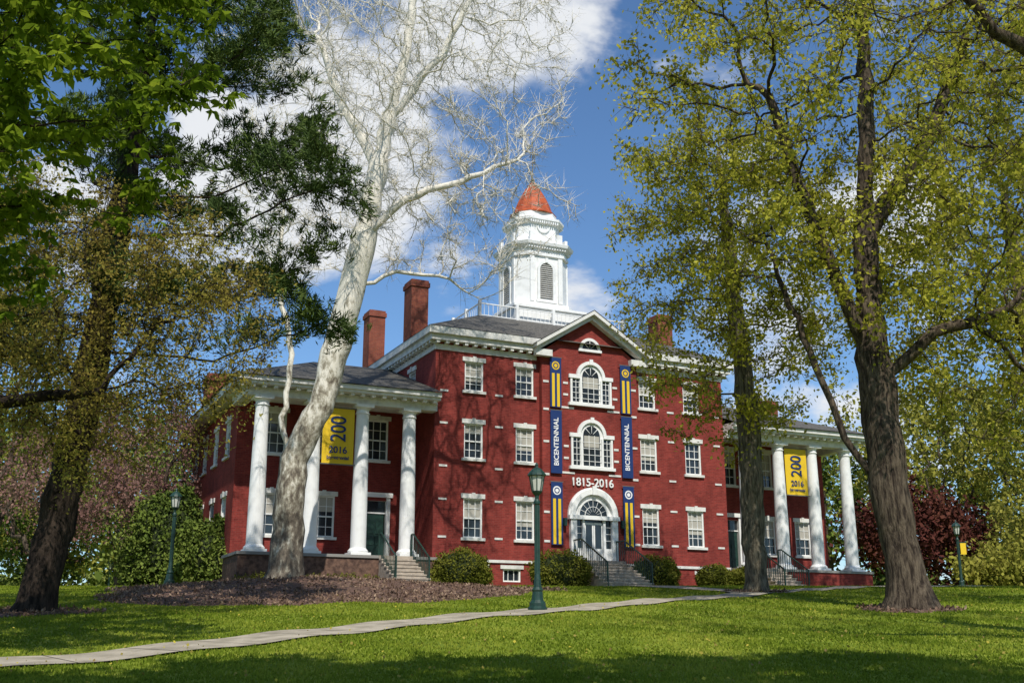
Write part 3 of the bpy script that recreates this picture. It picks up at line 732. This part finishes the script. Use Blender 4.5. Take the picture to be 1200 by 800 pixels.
for (s,t,w,h) in ((.6,-1.7,1.2,1.5),(5.1,-2.0,1.25,1.5),(9.9,-1.9,1.05,1.35),(13.3,-1.7,.8,1.0),(14.8,-2.0,.7,.9)):
    p=LW(s,t); blob_foliage('boxwood_shrub',[((p[0],p[1],p[2]+h*.42),(w,.85,h*.6)),((p[0]+w*.45,p[1]+.2,p[2]+h*.35),(w*.6,.75,h*.5)),((p[0]-w*.4,p[1]+.1,p[2]+h*.3),(w*.6,.7,h*.48))],lf_shrub,4500,.1,core)
for (x,y,w,h) in ((-15.2,50,2.0,4.2),(-12.9,48.2,1.4,2.8)):
    z=g(x,y); blob_foliage('lilac_shrub',[((x,y,z+h*.45),(w*.8,w*.7,h*.5)),((x+.7,y-.3,z+h*.3),(w*.6,w*.6,h*.38)),((x-.8,y,z+h*.55),(w*.5,w*.5,h*.42)),((x+.3,y+.2,z+h*.75),(w*.45,w*.45,h*.3)),((x-1.2,y-.2,z+h*.25),(w*.5,w*.5,h*.3))],lf_bg,3200,.17,core)
E=empty('flower_bed'); C=[]
for i in range(26):
    s=-8.5+i*.34+random.uniform(-.1,.1); 
    if -2.8<s<-.9: continue
    p=LW(s,-1.2-random.random()*.8); C.append(ellip((p[0],p[1],p[2]+.12),(.28,.28,.22+.15*random.random()),220))
v,f=leaves_np(np.vstack(C),.1,.4); mesh_np('plants',v,f,lf_shrub,E)
def bgtree(E,x,y,h,w,leafm,n=6000,ls=.35,zb=.25,tr=.25,sp=.45):
    z=g(x,y)
    att=np.vstack([ellip((x,y,z+h*(zb+(1-zb)/2)),(w,w,h*(1-zb)/2),170,.1)])
    pos,par=colonize([[(x,y,z-.2),(x+.1,y,z+h*zb*.6),(x,y,z+h*zb)]],att,.7,1.0,jit=.3,maxn=1500)
    r=radii(pos,par,tr,.02); v,f=tubes(pos,par,r,.3,.4); mesh_np('trunk_and_limbs',v,f,bk_grey,E,True)
    fine=np.where(r<.08)[0]; w_=rng.random(len(fine))**2; w_/=w_.sum()
    c=pos[rng.choice(fine,n,p=w_)]+rng.normal(0,sp,(n,3)); v,f=leaves_np(c,ls,.6); mesh_np('leaves',v,f,leafm,E)
bgtree(empty('purple_beech_tree'),24.6,70,7.4,3.9,lf_maroon,8000,.3,.12)
bgtree(empty('purple_beech_tree'),29.8,76,7.0,3.2,lf_maroon,5000,.3,.12)
bgtree(empty('blossoming_tree'),-17.2,53,10,3.4,lf_pink,9000,.15,.25)
bgtree(empty('blossoming_tree'),-19.5,47,7,3.4,lf_pink,7000,.14,.2)
E=empty('distant_trees')
for (x,y,h,w,lm) in [(-44,88,17,7,lf_bg),(-35,84,14,6,lf_bg2),(-28,90,16,6,lf_bg),(-50,100,20,8,lf_bg2),(-38,110,22,8,lf_bg),(-24,105,15,7,lf_bg2),(-30,72,7,4.5,lf_bg),(-22,74,6,4,lf_bg),
    (33,84,19,7,lf_bg2),(40,92,22,8,lf_bg),(26,92,15,6,lf_bg),(48,100,22,9,lf_bg2),(36,76,8,5,lf_bg2),(31,66,4.5,3.5,lf_bg2),(26.5,62,2.4,2.2,lf_bg2),(44,84,12,6,lf_bg),(57,96,20,9,lf_bg),(36,108,24,9,lf_bg2),(14,100,12,6,lf_bg),(-60,96,20,9,lf_bg),
    (-27,58,20,6.5,lf_bg),(-33,66,22,7,lf_bg2),(34,62,20,6.5,lf_bg),(-23,66,12,4.5,lf_bg)]:
    bgtree(E,x,y,h,w,lm,5500 if h>10 else 4500,.42 if y>80 else .28,.1 if h<13 else .15)
C=[]
for i in range(60):
    x=-75+i*2.6; y=118+8*math.sin(i*1.7); h=5+3*math.sin(i*2.3)+random.random()*3
    C.append(ellip((x,y,g(x,y)+h*.45),(3,3,h*.6),350))
v,f=leaves_np(np.vstack(C),.9,.7); mesh_np('far_leaves',v,f,lf_bg,E)

# ------------------------------------------------------------------ ground
xs=np.unique(np.concatenate([np.linspace(-400,-40,20),np.linspace(-40,40,161),np.linspace(40,400,20)]))
ys=np.unique(np.concatenate([np.linspace(-80,0,12),np.linspace(0,70,141),np.linspace(70,419,30)]))
X,Y=np.meshgrid(xs,ys); Z=G(X,Y); nx,ny=len(xs),len(ys)
v=np.stack([X.ravel(),Y.ravel(),Z.ravel()],1)
i=np.arange(ny-1)[:,None]*nx+np.arange(nx-1)[None]; i=i.ravel()
f=np.stack([i,i+1,i+1+nx,i+nx],1)
gm=bpy.data.materials.new('lawn'); gm.use_nodes=True; nt=gm.node_tree; b=nt.nodes['Principled BSDF']; b.inputs['Roughness'].default_value=.9; b.inputs['Specular IOR Level'].default_value=.1
tc=nt.nodes.new('ShaderNodeTexCoord')
n1=nt.nodes.new('ShaderNodeTexNoise'); n1.inputs['Scale'].default_value=.45; n1.inputs['Detail'].default_value=6; n1.inputs['Roughness'].default_value=.75
n2=nt.nodes.new('ShaderNodeTexNoise'); n2.inputs['Scale'].default_value=22; n2.inputs['Detail'].default_value=2
for n in(n1,n2): nt.links.new(tc.outputs['Object'],n.inputs['Vector'])
r1=nt.nodes.new('ShaderNodeValToRGB'); e=r1.color_ramp.elements; e[0].position=.35; e[0].color=(.10,.145,.014,1); e[1].position=.66; e[1].color=(.29,.30,.04,1); q=e.new(.5); q.color=(.18,.23,.024,1)
nt.links.new(n1.outputs['Fac'],r1.inputs[0])
mr=nt.nodes.new('ShaderNodeMapRange'); mr.inputs[1].default_value=.3; mr.inputs[2].default_value=.7; mr.inputs[3].default_value=.65; mr.inputs[4].default_value=1.25; nt.links.new(n2.outputs['Fac'],mr.inputs[0])
sc=nt.nodes.new('ShaderNodeVectorMath'); sc.operation='SCALE'; nt.links.new(r1.outputs[0],sc.inputs[0]); nt.links.new(mr.outputs[0],sc.inputs['Scale']); nt.links.new(sc.outputs[0],b.inputs['Base Color'])
mesh_np('ground',v,f,gm,None,True)
PP=np.array([(-13,12.6),(-10,15.4),(-7.6,17.1),(-5.66,19.1),(-3.47,23.0),(-1.92,25.5),(.87,29.0),(3.4,32.3),(6.5,36.0),(9.5,39.8),(12.5,43.5),(17,47),(26,52)])
def dense(P,step=.3):
    out=[]
    Q=np.vstack([2*P[0]-P[1],P,2*P[-1]-P[-2]])
    for i in range(1,len(Q)-2):
        n=max(2,int(np.linalg.norm(Q[i+1]-Q[i])/step))
        for k in range(n):
            t=k/n; out.append(.5*((2*Q[i])+(-Q[i-1]+Q[i+1])*t+(2*Q[i-1]-5*Q[i]+4*Q[i+1]-Q[i+2])*t*t+(-Q[i-1]+3*Q[i]-3*Q[i+1]+Q[i+2])*t**3))
    out.append(P[-1]); return np.array(out)
def ribbon(P,w,name,m,dz=.035):
    P=dense(P); t=norm(np.gradient(P,axis=0)); nn=np.stack([-t[:,1],t[:,0]],1)
    cols=[]
    for k,o in enumerate(np.linspace(-w/2,w/2,5)):
        q=P+nn*o; cols.append(np.stack([q[:,0],q[:,1],G(q[:,0],q[:,1])+dz],1))
    V=np.stack(cols,1).reshape(-1,3); i=(np.arange(len(P)-1)[:,None]*5+np.arange(4)[None]).ravel()
    o=mesh_np(name,V,np.stack([i,i+1,i+6,i+5],1),m)
    JV=[];JF=[];acc=0
    for k in range(1,len(P)-1):
        acc+=np.linalg.norm(P[k]-P[k-1])
        if acc>1.5:
            acc=0; b=len(JV)
            for (oo,sg) in ((-w/2,-1),(-w/2,1),(0,1),(0,-1)):
                q=P[k]+nn[k]*oo+t[k]*sg*.012; JV.append((q[0],q[1],g(*q)+dz+.005))
            for (oo,sg) in ((w/2,1),(w/2,-1)):
                q=P[k]+nn[k]*oo+t[k]*sg*.012; JV.append((q[0],q[1],g(*q)+dz+.005))
            JF+= [(b,b+3,b+2,b+1),(b+3,b+5,b+4,b+2)]
    mesh_py('joints',JV,JF,M['joint'],o)
    return P
Pd=ribbon(PP,1.5,'footpath',M['concrete'])
e0=LW(7.7,-3.5); 
P2=ribbon(np.array([(e0[0],e0[1]),(6.0,44.5),(7.5,41.0),(8.0,38.2)]),1.2,'footpath',M['concrete'],.043)
mulch=mat('mulch',(.17,.10,.072),.95,((.065,.04,.03),7,.35,.65),1,25)
chips=leaf_mat('mulch_chips',(.07,.043,.03),(.18,.115,.08),(.36,.26,.18),0,3)
def mr_(ang): return 1+.06*np.sin(3*ang+1)+.05*np.sin(5*ang)+.03*np.sin(11*ang)
beds=[]
def bed(cx,cy,rx,ry,nchip,nr=26,na=120,rise=.07):
    V=[];F=[]; beds.append((cx,cy,rx,ry))
    for i in range(nr+1):
        q=i/nr
        for j in range(na):
            a=2*math.pi*j/na; k=mr_(a)*q; x=cx+rx*k*math.cos(a); y=cy+ry*k*math.sin(a)
            V.append((x,y,g(x,y)+(rise*min(1,(1-q)*6)+(-.02 if q==1 else 0))+random.uniform(-.015,.015)))
    for i in range(nr):
        for j in range(na): F.append((i*na+j,i*na+(j+1)%na,(i+1)*na+(j+1)%na,(i+1)*na+j))
    mo=mesh_py('mulch_bed',V,F,mulch)
    a=rng.random(nchip)*2*math.pi; q=np.sqrt(rng.random(nchip))*mr_(a)*1.02
    c=np.stack([cx+rx*q*np.cos(a),cy+ry*q*np.sin(a)],1); c=np.column_stack([c,G(c[:,0],c[:,1])+rise])
    v,f=leaves_np(c,.1,.5); mesh_np('chips',v,f,chips,mo)
bed(-6.6,39.2,7.6,7.8,16000)
for (x,y,q) in ((10.4,29.7,1.35),(8.4,39,1.1),(-11.9,28.4,1.5)): bed(x,y,q,q,900,5,40,.04)
N=250000
y=12+ (50-12)*rng.random(N)**1.8; x=(rng.random(N)*2-1)*(.5*y+1.5)
keep=np.ones(N,bool)
for (cx,cy,rx,ry) in beds:
    aa=np.arctan2((y-cy)/ry,(x-cx)/rx); rad=np.hypot((x-cx)/rx,(y-cy)/ry); keep&=rad>mr_(aa)*(.985 if rx>3 else .8+.2*rng.random(N))
for P,w in((Pd,.74),(P2,.6)):
    dmin=np.full(N,9.)
    for k in range(0,len(P),2): dmin=np.minimum(dmin,np.hypot(x-P[k,0],y-P[k,1]))
    keep&=dmin>w+rng.random(N)*.06
x=x[keep];y=y[keep];n=len(x)
h=(.02+.028*rng.random(n))*(1+.012*y); w=.008+.0006*y
a=rng.random(n)*math.pi; lean=rng.normal(0,.02,(n,2)); z=G(x,y)
V=np.zeros((n,3,3)); V[:,0]=np.stack([x-w*np.cos(a),y-w*np.sin(a),z-.005],1); V[:,1]=np.stack([x+w*np.cos(a),y+w*np.sin(a),z-.005],1); V[:,2]=np.stack([x+lean[:,0],y+lean[:,1],z+h],1)
lf_grass=leaf_mat('grass_blades',(.10,.15,.014),(.19,.245,.025),(.33,.35,.05),.35,.5)
mesh_np('lawn_grass',V.reshape(-1,3),np.arange(n*3).reshape(-1,3),lf_grass)
n=1100; y=14+30*rng.random(n)**1.3; x=(rng.random(n)*2-1)*.5*y
v,f=leaves_np(np.stack([x,y,G(x,y)+.05],1),.05,.9); mesh_np('fallen_leaves',v,f,leaf_mat('fallen',(.2,.14,.06),(.3,.25,.05),(.5,.42,.05),0,2))

# ------------------------------------------------------------------ street lamps
def lamp(x,y,H=3.8,sign=False):
    E=empty('street_lamp',(x,y,g(x,y)-.03)); global B
    old=B; B=Parts(); k=H/3.8
    lathe('post',M['green'],0,0,[(r*k,z*k) for r,z in [(.25,0),(.25,.1),(.21,.14),(.21,.22),(.15,.3),(.13,.5),(.15,.55),(.10,.62),(.085,.8),(.065,.95),(.06,2.7),(.085,2.74),(.085,2.8),(.05,2.86),(.06,2.95),(.12,3.02),(.14,3.06)]],16)
    for j in range(8):
        a=2*math.pi*j/8; c,s=math.cos(a),math.sin(a)
        B.bx('flutes',M['green'],LOC,c*.066*k-.008,c*.066*k+.008,s*.066*k-.008,s*.066*k+.008,.95*k,2.7*k)
        B.hexa('lantern_frame',M['green'],[(c*.13*k-.012,s*.13*k-.012,3.06*k),(c*.13*k+.012,s*.13*k-.012,3.06*k),(c*.13*k+.012,s*.13*k+.012,3.06*k),(c*.13*k-.012,s*.13*k+.012,3.06*k),
            (c*.2*k-.012,s*.2*k-.012,3.46*k),(c*.2*k+.012,s*.2*k-.012,3.46*k),(c*.2*k+.012,s*.2*k+.012,3.46*k),(c*.2*k-.012,s*.2*k+.012,3.46*k)])
    lathe('lantern_glass',M['lampglass'],0,0,[(.12*k,3.07*k),(.19*k,3.46*k)],8)
    lathe('lantern_cap',M['green'],0,0,[(r*k,z*k) for r,z in [(.2,3.45),(.25,3.47),(.24,3.51),(.17,3.6),(.1,3.66),(.05,3.68),(.04,3.72),(.05,3.75),(.01,3.82)]],12)
    if sign:
        B.bx('lamp_banner',M['yellow'],LOC,.12,.42,-.01,.01,2.0,2.6); B.bx('banner_arm',M['green'],LOC,.0,.46,-.015,.015,2.6,2.64)
    B.build(E); B=old
lamp(.65,29.0); lamp(-13.6,45,3.9); lamp(23.8,60,3.8,True); lamp(-32,90,3.8)

# ------------------------------------------------------------------ world, sun, camera
EL=math.radians(50)
sx,sy=.18,-.984
w=bpy.data.worlds.new("World"); scene.world=w; w.use_nodes=True; nt=w.node_tree; bg=nt.nodes['Background']
sky=nt.nodes.new('ShaderNodeTexSky'); sky.sky_type='NISHITA'; sky.sun_disc=False; sky.sun_elevation=EL; sky.sun_rotation=math.atan2(sx,sy)
sky.air_density=1.0; sky.dust_density=.3; sky.ozone_density=2.5
bg.inputs['Strength'].default_value=.125
tc=nt.nodes.new('ShaderNodeTexCoord')
n=nt.nodes.new('ShaderNodeTexNoise'); n.inputs['Scale'].default_value=7; n.inputs['Detail'].default_value=6; n.inputs['Roughness'].default_value=.58; n.inputs['Distortion'].default_value=.2
mp=nt.nodes.new('ShaderNodeMapping'); mp.inputs['Scale'].default_value=(1,1,1.7); nt.links.new(tc.outputs['Generated'],mp.inputs[0]); nt.links.new(mp.outputs[0],n.inputs['Vector'])
acc=n.outputs['Fac']
nm=nt.nodes.new('ShaderNodeVectorMath'); nm.operation='NORMALIZE'; nt.links.new(tc.outputs['Generated'],nm.inputs[0])
def blob(dirv,spread,amt):
    global acc
    d=Vector(dirv).normalized()
    dt=nt.nodes.new('ShaderNodeVectorMath'); dt.operation='DOT_PRODUCT'; nt.links.new(nm.outputs[0],dt.inputs[0]); dt.inputs[1].default_value=d
    mr=nt.nodes.new('ShaderNodeMapRange'); mr.interpolation_type='SMOOTHSTEP'; mr.inputs[1].default_value=math.cos(spread); mr.inputs[2].default_value=1; mr.inputs[3].default_value=0; mr.inputs[4].default_value=amt
    nt.links.new(dt.outputs['Value'],mr.inputs[0])
    a=nt.nodes.new('ShaderNodeMath'); nt.links.new(acc,a.inputs[0]); nt.links.new(mr.outputs[0],a.inputs[1]); acc=a.outputs[0]
blob((-270,1200,545),.15,.24); blob((20,1153,725),.12,.22); blob((-110,1165,670),.12,.10); blob((75,1245,378),.06,.22); blob((430,1260,330),.2,.1); blob((90,1205,500),.15,-.15)
cr=nt.nodes.new('ShaderNodeMapRange'); cr.interpolation_type='SMOOTHSTEP'; cr.inputs[1].default_value=.54; cr.inputs[2].default_value=.72
nt.links.new(acc,cr.inputs[0])
tint=nt.nodes.new('ShaderNodeMix'); tint.data_type='RGBA'; tint.blend_type='MULTIPLY'; tint.inputs[0].default_value=1; tint.inputs[7].default_value=(.76,.96,1.13,1)
nt.links.new(sky.outputs[0],tint.inputs[6])
mx=nt.nodes.new('ShaderNodeMix'); mx.data_type='RGBA'; mx.inputs[7].default_value=(6.6,6.8,7.1,1)
nt.links.new(tint.outputs[2],mx.inputs[6]); nt.links.new(cr.outputs[0],mx.inputs[0]); nt.links.new(mx.outputs[2],bg.inputs['Color'])
L=bpy.data.lights.new('sun','SUN'); L.energy=4.8; L.angle=math.radians(.5); L.color=(1,.95,.87)
lo=bpy.data.objects.new('sun',L); COL.objects.link(lo)
sd=Vector((sx*math.cos(EL),sy*math.cos(EL),math.sin(EL))); lo.rotation_euler=sd.to_track_quat('Z','Y').to_euler()
cam=bpy.data.cameras.new('camera'); co=bpy.data.objects.new('camera',cam); COL.objects.link(co)
co.location=(0,0,EYE); co.rotation_euler=(math.radians(90+15.1),0,0); cam.lens=39; cam.sensor_width=36; cam.clip_end=2000
scene.camera=co
scene.view_settings.view_transform='Standard'; scene.view_settings.look='None'; scene.view_settings.exposure=0
print('BUILD TIME',time.time()-T0)
